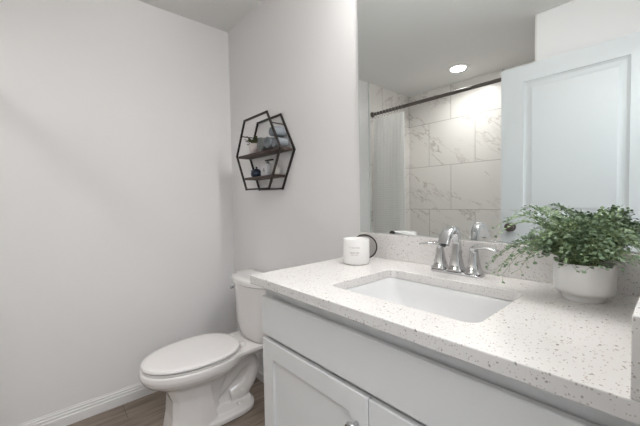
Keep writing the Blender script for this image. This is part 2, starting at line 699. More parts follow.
# ================================================================== BATHTUB, SHOWER CURTAIN, ROD, CEILING LIGHT
bt = thing('bathtub', 'white alcove bathtub below the marble tiled wall opposite the mirror', 'bathtub', (0.77, -1.97, 0))
bm = bmesh.new()
rings = [rrect(0.012, XT - 0.002, YB + 0.002, -1.600, 0.004, 0.001), rrect(0.012, XT - 0.002, YB + 0.002, -1.600, 0.004, 0.42),
         rrect(0.085, XT - 0.075, YB + 0.06, -1.675, 0.10, 0.425), rrect(0.10, XT - 0.09, YB + 0.075, -1.69, 0.10, 0.40),
         rrect(0.18, XT - 0.16, YB + 0.13, -1.74, 0.09, 0.09)]
loft(bm, rings)
obj('tub_shell', bm, M['tub'], bt, bevel=0.006)
bm = bmesh.new()
lathe(bm, [(0.03, 0), (0.03, 0.003), (0.02, 0.004)], (0.35, -2.0, 0.091), 20)
obj('drain', bm, M['chrome'], bt)

rod = thing('curtain_rod', 'dark bronze shower curtain rod across the tub alcove', 'curtain rod', (0.012, -1.64, 2.108))
bm = bmesh.new()
tube(bm, [(0.014, -1.64, 2.108), (0.76, -1.64, 2.108)], 0.0165, 16)
tube(bm, [(0.70, -1.64, 2.108), (XT - 0.004, -1.64, 2.108)], 0.015, 16)
obj('rod_tube', bm, M['bronze'], rod)
for x, s in ((0.0105, 1), (XT - 0.0005, -1)):
    bm = bmesh.new()
    lathe(bm, [(0.030, 0), (0.031, s * 0.006), (0.026, s * 0.014), (0.018, s * 0.026), (0.016, s * 0.036)], (x, -1.64, 2.108), 24, axis='X')
    obj('rod_flange', bm, M['bronze'], rod)

cur = thing('shower_curtain', 'white ribbed shower curtain bunched at the left end of the rod', 'shower curtain', (0.22, -1.64, 0.2))


def curtain_mesh(x0, x1, y, zt, zb, folds, amp, ph, nz=36):
    bm = bmesh.new()
    nx = folds * 10
    rows = []
    for j in range(nz + 1):
        t = j / nz
        z = zt + (zb - zt) * t
        row = []
        for i in range(nx + 1):
            s = i / nx
            a = amp * (0.55 + 0.45 * min(1, t * 3)) * (1 + 0.25 * math.sin(s * 9 + ph))
            yy = y + a * math.sin(2 * PI * folds * s + ph + 0.25 * math.sin(t * 4 + s * 5))
            xx = x0 + (x1 - x0) * s + 0.006 * math.sin(4 * PI * folds * s + t * 2)
            zz = z - (0.012 * (0.5 - 0.5 * math.cos(2 * PI * folds * s)) if j == 0 else 0)
            row.append(bm.verts.new((xx, yy, zz)))
        rows.append(row)
    for j in range(nz):
        for i in range(nx):
            bm.faces.new((rows[j][i], rows[j][i + 1], rows[j + 1][i + 1], rows[j + 1][i]))
    return bm


o = obj('curtain_panel', curtain_mesh(0.035, 0.405, -1.64, 2.068, 0.435, 9, 0.034, 0.4), M['curtain'], cur, ang=80)
rp = None
for k in range(10):
    x = 0.05 + k * 0.0385
    if rp is None:
        bm = bmesh.new()
        pts = [(x, -1.64 + 0.023 * math.sin(2 * PI * q / 20), 2.100 + 0.028 * math.cos(2 * PI * q / 20)) for q in range(20)]
        tube(bm, pts, 0.0022, 6, closed=True)
        rp = obj('curtain_ring', bm, M['chrome'], cur)
        x_first = x
    else:
        c = rp.copy()
        C.objects.link(c)
        c.parent = cur
        c.location = (x - x_first, 0, 0)

cl = thing('recessed_light', 'round lit recessed downlight in the ceiling above the tub', 'ceiling light', (0.79, -1.97, H))
bm = bmesh.new()
lathe(bm, [(0.070, -0.002), (0.073, -0.007), (0.098, -0.006), (0.104, 0.0), (0.070, 0.0)], (0.79, -1.97, H), 40, cap=False)
obj('trim_ring', bm, M['trim'], cl)
bm = bmesh.new()
lathe(bm, [(0.0005, -0.004), (0.069, -0.004), (0.070, -0.001), (0.0005, -0.001)], (0.79, -1.97, H), 40, cap=False)
obj('lens', bm, M['lens'], cl)

# ================================================================== VANITY LIGHT (above the mirror)
vl = thing('vanity_light', 'three globe wall light mounted above the mirror', 'wall light', (1.73, 0, 2.27))
bm = boxes(((1.48, -0.025, 2.235), (1.98, -0.001, 2.305)))
obj('back_plate', bm, M['chrome'], vl, bevel=0.006)
for x in (1.53, 1.73, 1.93):
    bm = bmesh.new()
    tube(bm, smooth_path([(x, -0.025, 2.27), (x, -0.07, 2.27), (x, -0.125, 2.275), (x, -0.13, 2.255)]), 0.007, 10)
    lathe(bm, [(0.024, 0), (0.026, 0.02), (0.018, 0.03)], (x, -0.13, 2.228), 20)
    a = obj('arm', bm, M['chrome'], vl)
    bm = bmesh.new()
    lathe(bm, [(0.048 * math.sin(t), -0.048 * math.cos(t)) for t in [0.02 + (PI - 0.5) * i / 14 for i in range(15)]], (x, -0.13, 2.186), 24)
    obj('globe', bm, M['bulb'], a)

# ================================================================== MIRROR
mi = thing('wall_mirror', 'large frameless rectangular mirror above the backsplash', 'mirror', (1.72, 0, HC + 0.103))
bm = boxes(((XL + 0.0005, -0.006, HC + 0.1035), (W - 0.002, -0.001, 2.125)))
obj('mirror_backing', bm, M['glass_edge'], mi)
bm = bmesh.new()
bm.faces.new([bm.verts.new(p) for p in ((XL + 0.003, -0.0064, HC + 0.1045), (W - 0.004, -0.0064, HC + 0.1045), (W - 0.004, -0.0064, 2.122), (XL + 0.003, -0.0064, 2.122))])
obj('mirror_glass', bm, M['mirror'], mi)

# ================================================================== VANITY CABINET
cab = thing('vanity_cabinet', 'light grey shaker vanity cabinet under the quartz countertop', 'cabinet', (1.73, -0.27, 0))
CX0, CX1, CT = 1.272, W - 0.002, HC - TS - 0.0005
FY = -0.513
bm = bmesh.new()
box(bm, (CX0, FY, 0.0), (CX0 + 0.018, -0.001, CT))
box(bm, (CX1 - 0.018, FY, 0.0), (CX1, -0.001, CT))
box(bm, (CX0 + 0.018, -0.012, 0.10), (CX1 - 0.018, -0.001, CT))
box(bm, (CX0 + 0.018, FY, 0.10), (CX1 - 0.018, -0.012, 0.118))
box(bm, (CX0 + 0.018, FY, CT - 0.055), (CX1 - 0.018, FY + 0.018, CT))
box(bm, (CX0 + 0.018, FY, 0.715), (CX1 - 0.018, FY + 0.018, 0.775))
box(bm, (CX0 + 0.018, FY + 0.07, 0.0), (CX1 - 0.018, FY + 0.085, 0.10))
obj('cabinet_body', bm, M['cabinet'], cab)
FF = -0.535
bm = boxes(((CX0 + 0.010, FF, 0.757), (CX1 - 0.014, FY - 0.005, 0.884)))
obj('drawer_front', bm, M['cabinet'], cab, bevel=0.0025)


def shaker(x0, x1, z0, z1, st=0.058):
    bm = bmesh.new()
    steps = [(0, FF), (st, FF), (st + 0.003, FF + 0.009)]
    prev = None
    for d, y in steps:
        c = [bm.verts.new(p) for p in ((x0 + d, y, z0 + d), (x1 - d, y, z0 + d), (x1 - d, y, z1 - d), (x0 + d, y, z1 - d))]
        if prev:
            for k in range(4):
                bm.faces.new((prev[k], prev[(k + 1) % 4], c[(k + 1) % 4], c[k]))
        else:
            first = c
        prev = c
    bm.faces.new(prev)
    bk = [bm.verts.new((v.co.x, FY - 0.005, v.co.z)) for v in first]
    for k in range(4):
        bm.faces.new((first[k], first[(k + 1) % 4], bk[(k + 1) % 4], bk[k]))
    bm.faces.new(bk)
    return bm


XM = 1.7405
for x0, x1, kx in ((CX0 + 0.010, XM - 0.0015, XM - 0.034), (XM + 0.0015, CX1 - 0.014, XM + 0.034)):
    d = obj('cabinet_door', shaker(x0, x1, 0.115, 0.742), M['cabinet'], cab, bevel=0.002, ang=20)
    bm = bmesh.new()
    lathe(bm, [(0.006, 0), (0.005, -0.014), (0.012, -0.019), (0.0145, -0.025), (0.012, -0.030), (0.004, -0.032)], (kx, FF - 0.0002, 0.668), 20, axis='Y')
    obj('cabinet_knob', bm, M['chrome'], d)

# ================================================================== COUNTERTOP, SPLASHES, SINK
SX0, SX1, SY0, SY1 = 1.538, 1.950, -0.462, -0.168


def counter_bm():
    bm = bmesh.new()
    K = 8
    inner = rrect(SX0, SX1, SY0, SY1, 0.028, 0, K)
    X0, X1, Y0, Y1 = XL, W - 0.001, YF, -0.001
    corners = [(X1, Y1), (X0, Y1), (X0, Y0), (X1, Y0)]
    outer = []
    for q in range(4):
        cx, cy = corners[q]
        for i in range(K + 1):
            px, py, _ = inner[q * (K + 1) + i]
            if i == K // 2:
                outer.append((cx, cy))
            elif (i < K // 2) == (q % 2 == 0):
                outer.append((cx, py if i != 0 and i != K else py))
            else:
                outer.append((px, cy))
    n = len(inner)
    def ring(pts, z):
        return [bm.verts.new((p[0], p[1], z)) for p in pts]
    it, ib = ring(inner, HC), ring(inner, HC - TS)
    ot, ob = ring(outer, HC), ring(outer, HC - TS)
    for j in range(n):
        k = (j + 1) % n
        bm.faces.new((it[j], it[k], ot[k], ot[j]))
        bm.faces.new((ib[k], ib[j], ob[j], ob[k]))
        bm.faces.new((ot[j], ot[k], ob[k], ob[j]))
        bm.faces.new((it[k], it[j], ib[j], ib[k]))
    return bm


o = obj('countertop', counter_bm(), M['quartz'], origin=(1.725, -0.28, HC - TS), bevel=0.0022, ang=30)
tag(o, 'white speckled quartz vanity countertop with a sink cutout', 'countertop')
o = obj('backsplash', boxes(((XL, -0.020, HC + 0.0003), (W - 0.001, -0.0012, HC + 0.1012))), M['quartz'], origin=(1.725, -0.01, HC), bevel=0.0015)
tag(o, 'long speckled quartz backsplash strip below the mirror', 'backsplash')
o = obj('side_splash', boxes(((W - 0.0205, YF + 0.001, HC + 0.0003), (W - 0.0012, -0.0205, HC + 0.1012))), M['quartz'], origin=(W - 0.01, -0.3, HC), bevel=0.0015)
tag(o, 'short speckled quartz side splash at the right end of the countertop', 'side splash')

sk = thing('sink', 'white rectangular undermount sink set in the quartz countertop', 'sink', (1.744, -0.315, 0.78))
zt = HC - TS - 0.0006
bm = bmesh.new()
outr = [rrect(SX0 - 0.022, SX1 + 0.022, SY0 - 0.018, SY1 + 0.022, 0.03, zt), rrect(SX0 - 0.022, SX1 + 0.022, SY0 - 0.018, SY1 + 0.022, 0.03, zt - 0.012),
        rrect(SX0 - 0.008, SX1 + 0.008, SY0 - 0.008, SY1 + 0.008, 0.03, zt - 0.016),
        rrect(SX0 + 0.02, SX1 - 0.02, SY0 + 0.015, SY1 - 0.015, 0.05, zt - 0.135), rrect(SX0 + 0.08, SX1 - 0.08, SY0 + 0.06, SY1 - 0.06, 0.05, zt - 0.150)]
inn = [rrect(SX0 + 0.095, SX1 - 0.095, SY0 + 0.075, SY1 - 0.075, 0.05, zt - 0.136), rrect(SX0 + 0.05, SX1 - 0.05, SY0 + 0.035, SY1 - 0.035, 0.05, zt - 0.130),
       rrect(SX0 + 0.026, SX1 - 0.03, SY0 + 0.018, SY1 - 0.018, 0.05, zt - 0.108),
       rrect(SX0 + 0.004, SX1 - 0.004, SY0 + 0.004, SY1 - 0.004, 0.034, zt - 0.03),
       rrect(SX0 + 0.001, SX1 - 0.001, SY0 + 0.001, SY1 - 0.001, 0.03, zt - 0.004), rrect(SX0 - 0.002, SX1 + 0.002, SY0 - 0.002, SY1 + 0.002, 0.03, zt)]
vr = loft(bm, outr + inn, cap=False)
bm.faces.new(list(reversed(vr[len(outr) - 1])))if False else None
# close outer bottom to inner bottom is handled by the loft; fill the two bottoms
a = vr[0]
bb = vr[-1]
for j in range(len(a)):
    k = (j + 1) % len(a)
    bm.faces.new((a[j], a[k], bb[k], bb[j]))
# the loft joins outer bottom ring with inner bottom ring, so the hole for the drain remains; fill it
ib = vr[len(outr)]
bm.faces.new(ib)
bm.faces.new(list(reversed(vr[len(outr) - 1])))
obj('basin', bm, M['basin'], sk, ang=50)
bm = bmesh.new()
lathe(bm, [(0.032, 0), (0.032, 0.003), (0.024, 0.005), (0.022, 0.002), (0.020, 0.006), (0.004, 0.008)], (1.744, -0.31, zt - 0.1355), 28)
obj('drain', bm, M['chrome'], sk)

# ================================================================== FAUCET
fc = thing('faucet', 'chrome two handle faucet standing behind the sink', 'faucet', (1.730, -0.075, HC))
FX, FYY = 1.730, -0.075
bm = bmesh.new()
loft(bm, [rrect(FX - 0.083, FX + 0.083, FYY - 0.026, FYY + 0.026, 0.016, HC + 0.0003), rrect(FX - 0.083, FX + 0.083, FYY - 0.026, FYY + 0.026, 0.016, HC + 0.006),
          rrect(FX - 0.078, FX + 0.078, FYY - 0.021, FYY + 0.021, 0.014, HC + 0.010)])
obj('base_plate', bm, M['chrome'], fc)


def rsq(cx, cy, h, r, z, k=3):
    return rrect(cx - h, cx + h, cy - h, cy + h, r, z, k)


bm = bmesh.new()
loft(bm, [rsq(FX, FYY, 0.0245, 0.005, HC + 0.010), rsq(FX, FYY, 0.0245, 0.005, HC + 0.014), rsq(FX, FYY, 0.0195, 0.005, HC + 0.020), rsq(FX, FYY, 0.0155, 0.005, HC + 0.045),
          rsq(FX, FYY, 0.0130, 0.005, HC + 0.066)])
pth = [(FX, FYY, HC + 0.055), (FX, FYY + 0.001, HC + 0.090), (FX, FYY - 0.004, HC + 0.123), (FX, FYY - 0.022, HC + 0.143), (FX, FYY - 0.046, HC + 0.146),
       (FX, FYY - 0.070, HC + 0.127), (FX, FYY - 0.087, HC + 0.102)]
wh = [(0.0128, 0.0128), (0.0122, 0.0115), (0.0122, 0.010), (0.0130, 0.009), (0.0150, 0.0085), (0.0170, 0.009), (0.0170, 0.0085)]
sweep(bm, smooth_path(pth, 5), lerp_list(wh, 5), (0, -1, 0), 20, 4.5)
sp_ = obj('spout', bm, M['chrome'], fc, ang=40)
bm = bmesh.new()
p_end = Vector(pth[-1])
dr = (p_end - Vector(pth[-2])).normalized()
tube(bm, [p_end + dr * 0.0002, p_end + dr * 0.004], 0.008, 16)
obj('aerator', bm, M['rubber'], sp_)
bm = bmesh.new()
tube(bm, [(FX, FYY + 0.029, HC + 0.0005), (FX, FYY + 0.029, HC + 0.060)], 0.0025, 8)
lathe(bm, [(0.003, 0), (0.006, 0.006), (0.005, 0.012)], (FX, FYY + 0.029, HC + 0.060), 12)
obj('lift_rod', bm, M['chrome'], fc)
for s in (-1, 1):
    hx = FX + s * 0.056
    bm = bmesh.new()
    loft(bm, [rsq(hx, FYY, 0.0235, 0.005, HC + 0.010), rsq(hx, FYY, 0.0235, 0.005, HC + 0.014), rsq(hx, FYY, 0.0185, 0.005, HC + 0.020), rsq(hx, FYY, 0.0135, 0.005, HC + 0.044),
              rsq(hx, FYY, 0.0103, 0.0045, HC + 0.070), rsq(hx, FYY, 0.0105, 0.0045, HC + 0.078)])
    h = obj('handle', bm, M['chrome'], fc, ang=40)
    bm = bmesh.new()
    pl = [(hx - s * 0.010, FYY, HC + 0.083), (hx, FYY - 0.001, HC + 0.088), (hx + s * 0.018, FYY - 0.003, HC + 0.092), (hx + s * 0.042, FYY - 0.006, HC + 0.091), (hx + s * 0.070, FYY - 0.010, HC + 0.087)]
    wl = [(0.008, 0.005), (0.0105, 0.009), (0.0085, 0.006), (0.0085, 0.0045), (0.0075, 0.0035)]
    sweep(bm, smooth_path(pl, 5), lerp_list(wl, 5), (0, 0, 1), 16, 3.2)
    lathe(bm, [(0.0100, 0), (0.0105, 0.004), (0.0100, 0.008)], (hx, FYY, HC + 0.0782), 20)
    obj('lever', bm, M['chrome'], h, ang=40)

# ================================================================== CANDLE JAR AND LID
CXX, CYY, CR, CHH = 1.382, -0.171, 0.0505, 0.096
cd = thing('candle_jar', 'white glass candle jar with small printed lines near the left end of the countertop', 'candle', (CXX, CYY, HC))
bm = bmesh.new()
z0 = HC + 0.0005
lathe(bm, [(0.0005, 0), (CR - 0.007, 0), (CR - 0.002, 0.002), (CR, 0.007), (CR, CHH - 0.002), (CR - 0.001, CHH), (CR - 0.003, CHH), (CR - 0.004, CHH - 0.002), (CR - 0.004, 0.07), (0.0005, 0.07)],
      (CXX, CYY, z0), 56, cap=False)
jar = obj('jar', bm, M['candle'], cd, ang=50)
bm = bmesh.new()
lathe(bm, [(0.0005, 0.0705), (CR - 0.0045, 0.0705), (CR - 0.0045, 0.076), (0.006, 0.0755), (0.0005, 0.0755)], (CXX, CYY, z0), 40, cap=False)
obj('wax', bm, M['wax'], cd)
bm = bmesh.new()
tube(bm, [(CXX, CYY, z0 + 0.075), (CXX + 0.001, CYY, z0 + 0.086)], 0.001, 6)
obj('wick', bm, M['rubber'], cd)
# printed lines (too small to read): short ink strokes following the curve
bm = bmesh.new()
rnd = random.Random(4)
face = math.atan2(-0.945, 0.86) - 0.12


def stroke(a0, a1, zz0, zz1):
    R_ = CR + 0.0003
    k = 2
    for i in range(k):
        p, q = a0 + (a1 - a0) * i / k, a0 + (a1 - a0) * (i + 1) / k
        vs_ = []
        for aa, zz, rr in ((p, zz0, R_), (q, zz0, R_), (q, zz1, R_), (p, zz1, R_)):
            vs_.append(bm.verts.new((CXX + rr * math.cos(aa), CYY + rr * math.sin(aa), z0 + zz)))
        bm.faces.new(vs_)


for zc, half, hh, n_ in ((0.066, 0.42, 0.0022, 10), (0.047, 0.36, 0.0030, 8), (0.039, 0.26, 0.0018, 9)):
    for i in range(n_):
        a0 = face - half + 2 * half * i / n_
        a1 = a0 + 2 * half / n_ * 0.62
        # each letter: an upright and one or two bars
        stroke(a0, a0 + (a1 - a0) * 0.3, zc - hh, zc + hh)
        stroke(a0, a1, zc + hh * 0.6, zc + hh)
        if rnd.random() > 0.4:
            stroke(a0, a1, zc - hh, zc - hh * 0.6)
        if rnd.random() > 0.5:
            stroke(a1 - (a1 - a0) * 0.3, a1, zc - hh, zc + hh)
obj('printed_label', bm, M['print'], jar)

# lid leaning between jar and backsplash
LR = 0.0515
ld = thing('round_lid', 'round black rimmed disc leaning against the back of the white candle jar', 'lid', (1.360, -0.095, HC))
nrm = Vector((0.60, -0.78, -0.17)).normalized()
tan = Vector((0, 0, 1)).cross(nrm).normalized()
upv = nrm.cross(tan).normalized()
cen = Vector((1.358, -0.096, HC + 0.0535))


def disc_rings(prof, n=48):
    rings = []
    for r, h in prof:
        rings.append([cen + nrm * h + tan * r * math.cos(2 * PI * k / n) + upv * r * math.sin(2 * PI * k / n) for k in range(n)])
    return rings


bm = bmesh.new()
loft(bm, disc_rings([(0.0005, -0.004), (LR, -0.004), (LR + 0.0008, -0.002), (LR + 0.0008, 0.004), (LR - 0.003, 0.004), (LR - 0.0035, -0.001), (0.0005, -0.001)]), cap=False)
lo = obj('lid_rim', bm, M['black'], ld, ang=50)
bm = bmesh.new()
loft(bm, disc_rings([(0.0005, -0.0008), (LR - 0.004, -0.0008), (LR - 0.004, 0.0), (0.0005, 0.0)]), cap=False)
obj('lid_lining', bm, M['lid_inner'], ld)

# ================================================================== FERN POT
PX, PY = 2.058, -0.127
fp = thing('potted_fern', 'leafy green maidenhair fern in a round white footed pot on the countertop', 'plant', (PX, PY, HC))
bm = bmesh.new()
z0 = HC + 0.0005
PH = 0.088
lathe(bm, [(0.0005, 0), (0.039, 0), (0.0405, 0.002), (0.0415, 0.011), (0.045, 0.0135), (0.052, 0.0175), (0.0568, 0.022), (0.058, 0.029), (0.058, PH - 0.002), (0.0572, PH), (0.0545, PH),
           (0.0538, PH - 0.004), (0.0538, PH - 0.018), (0.0005, PH - 0.018)], (PX, PY, z0), 64, cap=False)
obj('pot', bm, M['pot'], fp, ang=50)
bm = bmesh.new()
lathe(bm, [(0.0005, PH - 0.0175), (0.0533, PH - 0.0175), (0.0533, PH - 0.010), (0.03, PH - 0.007), (0.0005, PH - 0.005)], (PX, PY, z0), 32, cap=False)
obj('soil', bm, M['soil'], fp)


def leaflet(bm, p, d, up, size, mi):
    """small rounded fan leaf with a little cup"""
    d = d.normalized()
    s = d.cross(up)
    if s.length < 1e-4:
        s = d.orthogonal()
    s.normalize()
    nn = s.cross(d)
    base = bm.verts.new(p)
    mid = bm.verts.new(p + d * size * 0.6 + nn * size * 0.12)
    pts = []
    for k in range(7):
        a = -1.9 + 3.8 * k / 6
        pts.append(bm.verts.new(p + d * size * (0.55 + 0.50 * math.cos(a)) + s * size * 0.55 * math.sin(a) + nn * size * 0.05 * math.cos(a * 2)))
    ring = [base] + pts
    for k in range(len(ring)):
        f = bm.faces.new((mid, ring[k], ring[(k + 1) % len(ring)]))
        f.material_index = mi


def clampv(p):
    x, y, z = p
    y = min(y, -0.024 if z < HC + 0.105 else -0.011)
    x = min(x, W - 0.026 if z < HC + 0.11 else W - 0.008)
    z = max(z, HC + 0.010)
    return Vector((x, y, z))


def frond(az, reach, height, droop, seed, young):
    rd = random.Random(seed)
    bm = bmesh.new()
    st = Vector((PX + 0.032 * math.cos(az) * rd.uniform(0.1, 1), PY + 0.032 * math.sin(az) * rd.uniform(0.1, 1), z0 + PH - 0.016))
    N = 12
    pts = []
    dirv = Vector((math.cos(az), math.sin(az), 0))
    side = Vector((-math.sin(az), math.cos(az), 0))
    wob = rd.uniform(-0.02, 0.02)
    for i in range(N + 1):
        t = i / N
        z = height * math.sin(min(1.0, t * 1.15) * PI / 2) - droop * t ** 2.6
        p = st + dirv * reach * (t ** 1.25) + side * wob * t * t + Vector((0, 0, z))
        pts.append(clampv(p))
    tube(bm, pts, [0.0011 - 0.0007 * i / N for i in range(N + 1)], 4, mi=0)
    mi = 2 if young else 1
    for i in range(3, N + 1):
        t = i / N
        p = pts[i]
        tg = (pts[i] - pts[i - 1])
        if tg.length < 1e-5:
            continue
        tg.normalize()
        for sgn in (-1, 1):
            bl = (0.034 * (1 - 0.75 * t) + 0.008) * rd.uniform(0.75, 1.2)
            sd = (side * sgn * 0.85 + tg * 0.6 + Vector((0, 0, rd.uniform(-0.25, 0.3)))).normalized()
            nb = max(1, int(bl / 0.0105))
            last = p
            for k in range(1, nb + 1):
                q = clampv(p + sd * bl * k / nb + Vector((0, 0, -0.10 * bl * (k / nb) ** 2)))
                if (q - last).length > 1e-4:
                    tube(bm, [last, q], 0.00045, 3, mi=0)
                last = q
                for s2 in ((-1, 1) if k < nb else (0,)):
                    dd = (sd * 0.6 + tg * s2 * 0.9 + Vector((rd.uniform(-.2, .2), rd.uniform(-.2, .2), rd.uniform(-.25, .25)))).normalized()
                    up = Vector((rd.uniform(-.5, .5) + 0.25, rd.uniform(-.5, .5) - 0.3, 0.9)).normalized()
                    tip = clampv(q + dd * 0.009) - q
                    if tip.length > 0.004:
                        leaflet(bm, q, tip, up, rd.uniform(0.0058, 0.0082), mi if rd.random() > 0.15 else 1)
    return bm


rnd = random.Random(11)
specs = []
GA = PI * (3 - math.sqrt(5))
for i in range(46):
    az = i * GA + rnd.uniform(-.2, .2)
    q = (i + 0.5) / 46
    reach = 0.025 + 0.095 * q * rnd.uniform(0.8, 1.15)
    height = 0.128 - 0.048 * q + rnd.uniform(-0.012, 0.012)
    droop = 0.01 + 0.045 * q * rnd.uniform(0.5, 1.2)
    specs.append((az, reach, height, droop))
# the long arching fronds that reach out to the left (towards the faucet) and the right
L_ = math.atan2(-0.30, -0.9)
specs += [(L_, 0.168, 0.100, 0.075), (L_ + 0.18, 0.160, 0.115, 0.125), (L_ - 0.25, 0.155, 0.135, 0.055), (L_ - 0.5, 0.125, 0.105, 0.105),
          (L_ + 0.38, 0.145, 0.098, 0.118), (L_ - 0.12, 0.150, 0.150, 0.05), (L_ + 0.6, 0.12, 0.10, 0.10), (L_ + 0.05, 0.165, 0.085, 0.085), (L_ + 0.12, 0.17, 0.075, 0.09), (L_ - 0.04, 0.175, 0.095, 0.10), (L_ - 0.3, 0.12, 0.155, 0.02), (L_ - 0.6, 0.10, 0.15, 0.02), (L_ + 0.1, 0.125, 0.145, 0.03),
          (-0.9, 0.125, 0.12, 0.06), (-0.6, 0.12, 0.11, 0.05), (-1.2, 0.10, 0.10, 0.07), (-1.7, 0.09, 0.12, 0.04), (-2.2, 0.11, 0.12, 0.06)]
specs += [(i * 0.52 + 0.2, 0.042 + 0.008 * (i % 3), 0.045 + 0.01 * (i % 2), 0.010 + 0.008 * (i % 3)) for i in range(12)]
for i, (az, re, he, dp) in enumerate(specs):
    obj('frond', frond(az, re, he, dp, 100 + i, i % 3 == 0), [M['stem'], M['leaf'], M['leaf_light']], fp, ang=180)

# ================================================================== TOILET
TX = 0.466
tl = thing('toilet', 'white two piece toilet with closed lid beside the vanity', 'toilet', (TX, -0.40, 0))


def egg(yb, yf, w, z, n=48, pw=0.9, pb=0.75, xc=TX, split=0.45):
    """outline: yb back (towards wall, larger y), yf front"""
    L = yb - yf
    yc = yb - L * split
    pts = []
    for k in range(n):
        t = 2 * PI * k / n
        u, v = math.cos(t), math.sin(t)
        x = math.copysign(abs(u) ** pw, u) * w / 2
        y = yc + (math.copysign(abs(v) ** pb, v) * L * split if v > 0 else v * L * (1 - split))
        pts.append((xc + x, y, z))
    return pts


bm = bmesh.new()
# bowl with its lip
loft(bm, [egg(-0.235, -0.742, 0.375, 0.364), egg(-0.232, -0.746, 0.381, 0.357), egg(-0.232, -0.747, 0.382, 0.338), egg(-0.235, -0.740, 0.372, 0.316),
          egg(-0.25, -0.722, 0.335, 0.295), egg(-0.27, -0.690, 0.280, 0.272), egg(-0.30, -0.640, 0.205, 0.240), egg(-0.33, -0.60, 0.16, 0.16), egg(-0.36, -0.58, 0.14, 0.06), egg(-0.37, -0.57, 0.12, 0.002)])


# faceted front column
def col(z, yf, yb, wf, wb):
    return [(TX - wb / 2, yb, z), (TX - wb / 2, (yb + yf) / 2 + 0.02, z), (TX - wf / 2, yf + 0.025, z), (TX - wf / 2 + 0.025, yf, z),
            (TX + wf / 2 - 0.025, yf, z), (TX + wf / 2, yf + 0.025, z), (TX + wb / 2, (yb + yf) / 2 + 0.02, z), (TX + wb / 2, yb, z)]


loft(bm, [col(0.285, -0.650, -0.440, 0.185, 0.225), col(0.19, -0.615, -0.428, 0.170, 0.215), col(0.10, -0.620, -0.415, 0.178, 0.222), col(0.001, -0.635, -0.398, 0.195, 0.236)])
# foot plate with bevelled rim
loft(bm, [egg(-0.152, -0.56, 0.276, 0.001, pw=0.8, pb=0.6), egg(-0.152, -0.56, 0.276, 0.026, pw=0.8, pb=0.6), egg(-0.160, -0.55, 0.262, 0.032, pw=0.8, pb=0.6), egg(-0.172, -0.53, 0.236, 0.052, pw=0.8, pb=0.6)])
# recessed web
box(bm, (TX - 0.034, -0.45, 0.03), (TX + 0.034, -0.17, 0.34))
# trapway: rises to the back, turns, comes down and forward into the foot
tube(bm, smooth_path([(TX, -0.47, 0.085), (TX, -0.40, 0.128), (TX, -0.31, 0.185), (TX, -0.225, 0.240), (TX, -0.165, 0.240), (TX, -0.150, 0.185), (TX, -0.180, 0.125), (TX, -0.235, 0.092), (TX, -0.30, 0.078)], 6),
     lerp_list([0.062, 0.060, 0.056, 0.052, 0.050, 0.054, 0.060, 0.074, 0.060], 6), 22)
tube(bm, smooth_path([(TX, -0.47, 0.175), (TX, -0.38, 0.225), (TX, -0.30, 0.285), (TX, -0.22, 0.335)], 6), lerp_list([0.078, 0.074, 0.068, 0.058], 6), 20)
# neck and deck under the tank
def deck(z, w0, w1, yb, yf):
    return [(TX - w0 / 2, yb, z), (TX - w0 / 2, yb - 0.12, z), (TX - w1 / 2, yf, z), (TX + w1 / 2, yf, z), (TX + w0 / 2, yb - 0.12, z), (TX + w0 / 2, yb, z)]


loft(bm, [deck(0.366, 0.285, 0.30, -0.045, -0.33), deck(0.345, 0.29, 0.30, -0.042, -0.33), deck(0.322, 0.24, 0.28, -0.06, -0.33), deck(0.285, 0.12, 0.20, -0.12, -0.36)])
bw = obj('bowl', bm, M['ceramic'], tl, ang=180)
md = bw.modifiers.new('remesh', 'REMESH')
md.mode = 'VOXEL'
md.voxel_size = 0.0042
md.use_smooth_shade = True
md = bw.modifiers.new('soften', 'SMOOTH')
md.factor = 0.6
md.iterations = 3
# bolt caps
for s in (-1, 1):
    bm = bmesh.new()
    lathe(bm, [(0.012, 0), (0.012, 0.010), (0.009, 0.016), (0.003, 0.019)], (TX + s * 0.098, -0.275, 0.048), 18)
    obj('bolt_cap', bm, M['seat'], tl)
# seat and lid
bm = bmesh.new()
loft(bm, [egg(-0.250, -0.731, 0.358, 0.3665), egg(-0.247, -0.735, 0.364, 0.368), egg(-0.247, -0.735, 0.364, 0.3745), egg(-0.262, -0.715, 0.33, 0.3765)])
obj('seat', bm, M['seat'], tl, ang=60)
bm = bmesh.new()
loft(bm, [egg(-0.246, -0.728, 0.356, 0.3815), egg(-0.238, -0.739, 0.374, 0.384), egg(-0.238, -0.737, 0.372, 0.392), egg(-0.241, -0.733, 0.366, 0.396),
          egg(-0.26, -0.71, 0.33, 0.3985), egg(-0.33, -0.64, 0.2, 0.400)])
obj('seat_lid', bm, M['seat'], tl, ang=60)
for s in (-1, 1):
    bm = bmesh.new()
    loft(bm, [rrect(TX + s * 0.072 - 0.019, TX + s * 0.072 + 0.019, -0.250, -0.215, 0.008, 0.3665), rrect(TX + s * 0.072 - 0.019, TX + s * 0.072 + 0.019, -0.250, -0.215, 0.008, 0.383),
              rrect(TX + s * 0.072 - 0.014, TX + s * 0.072 + 0.014, -0.246, -0.219, 0.008, 0.388)])
    obj('seat_hinge', bm, M['seat'], tl, ang=60)


TKX = TX + 0.008
# tank: bowed front
def tankring(w, yb, yf, bow, z, n=14):
    """flat back, rounded sides, front that bows out"""
    pts = [(TKX + w / 2 - 0.01, yb, z), (TKX - w / 2 + 0.01, yb, z), (TKX - w / 2, yb - 0.01, z)]
    for i in range(n + 1):
        t = i / n
        a = t * PI
        x = TKX - math.cos(a) * w / 2
        y = yf - bow * (math.sin(a) ** 0.75)
        pts.append((x, y, z))
    pts.append((TKX + w / 2, yb - 0.01, z))
    return pts


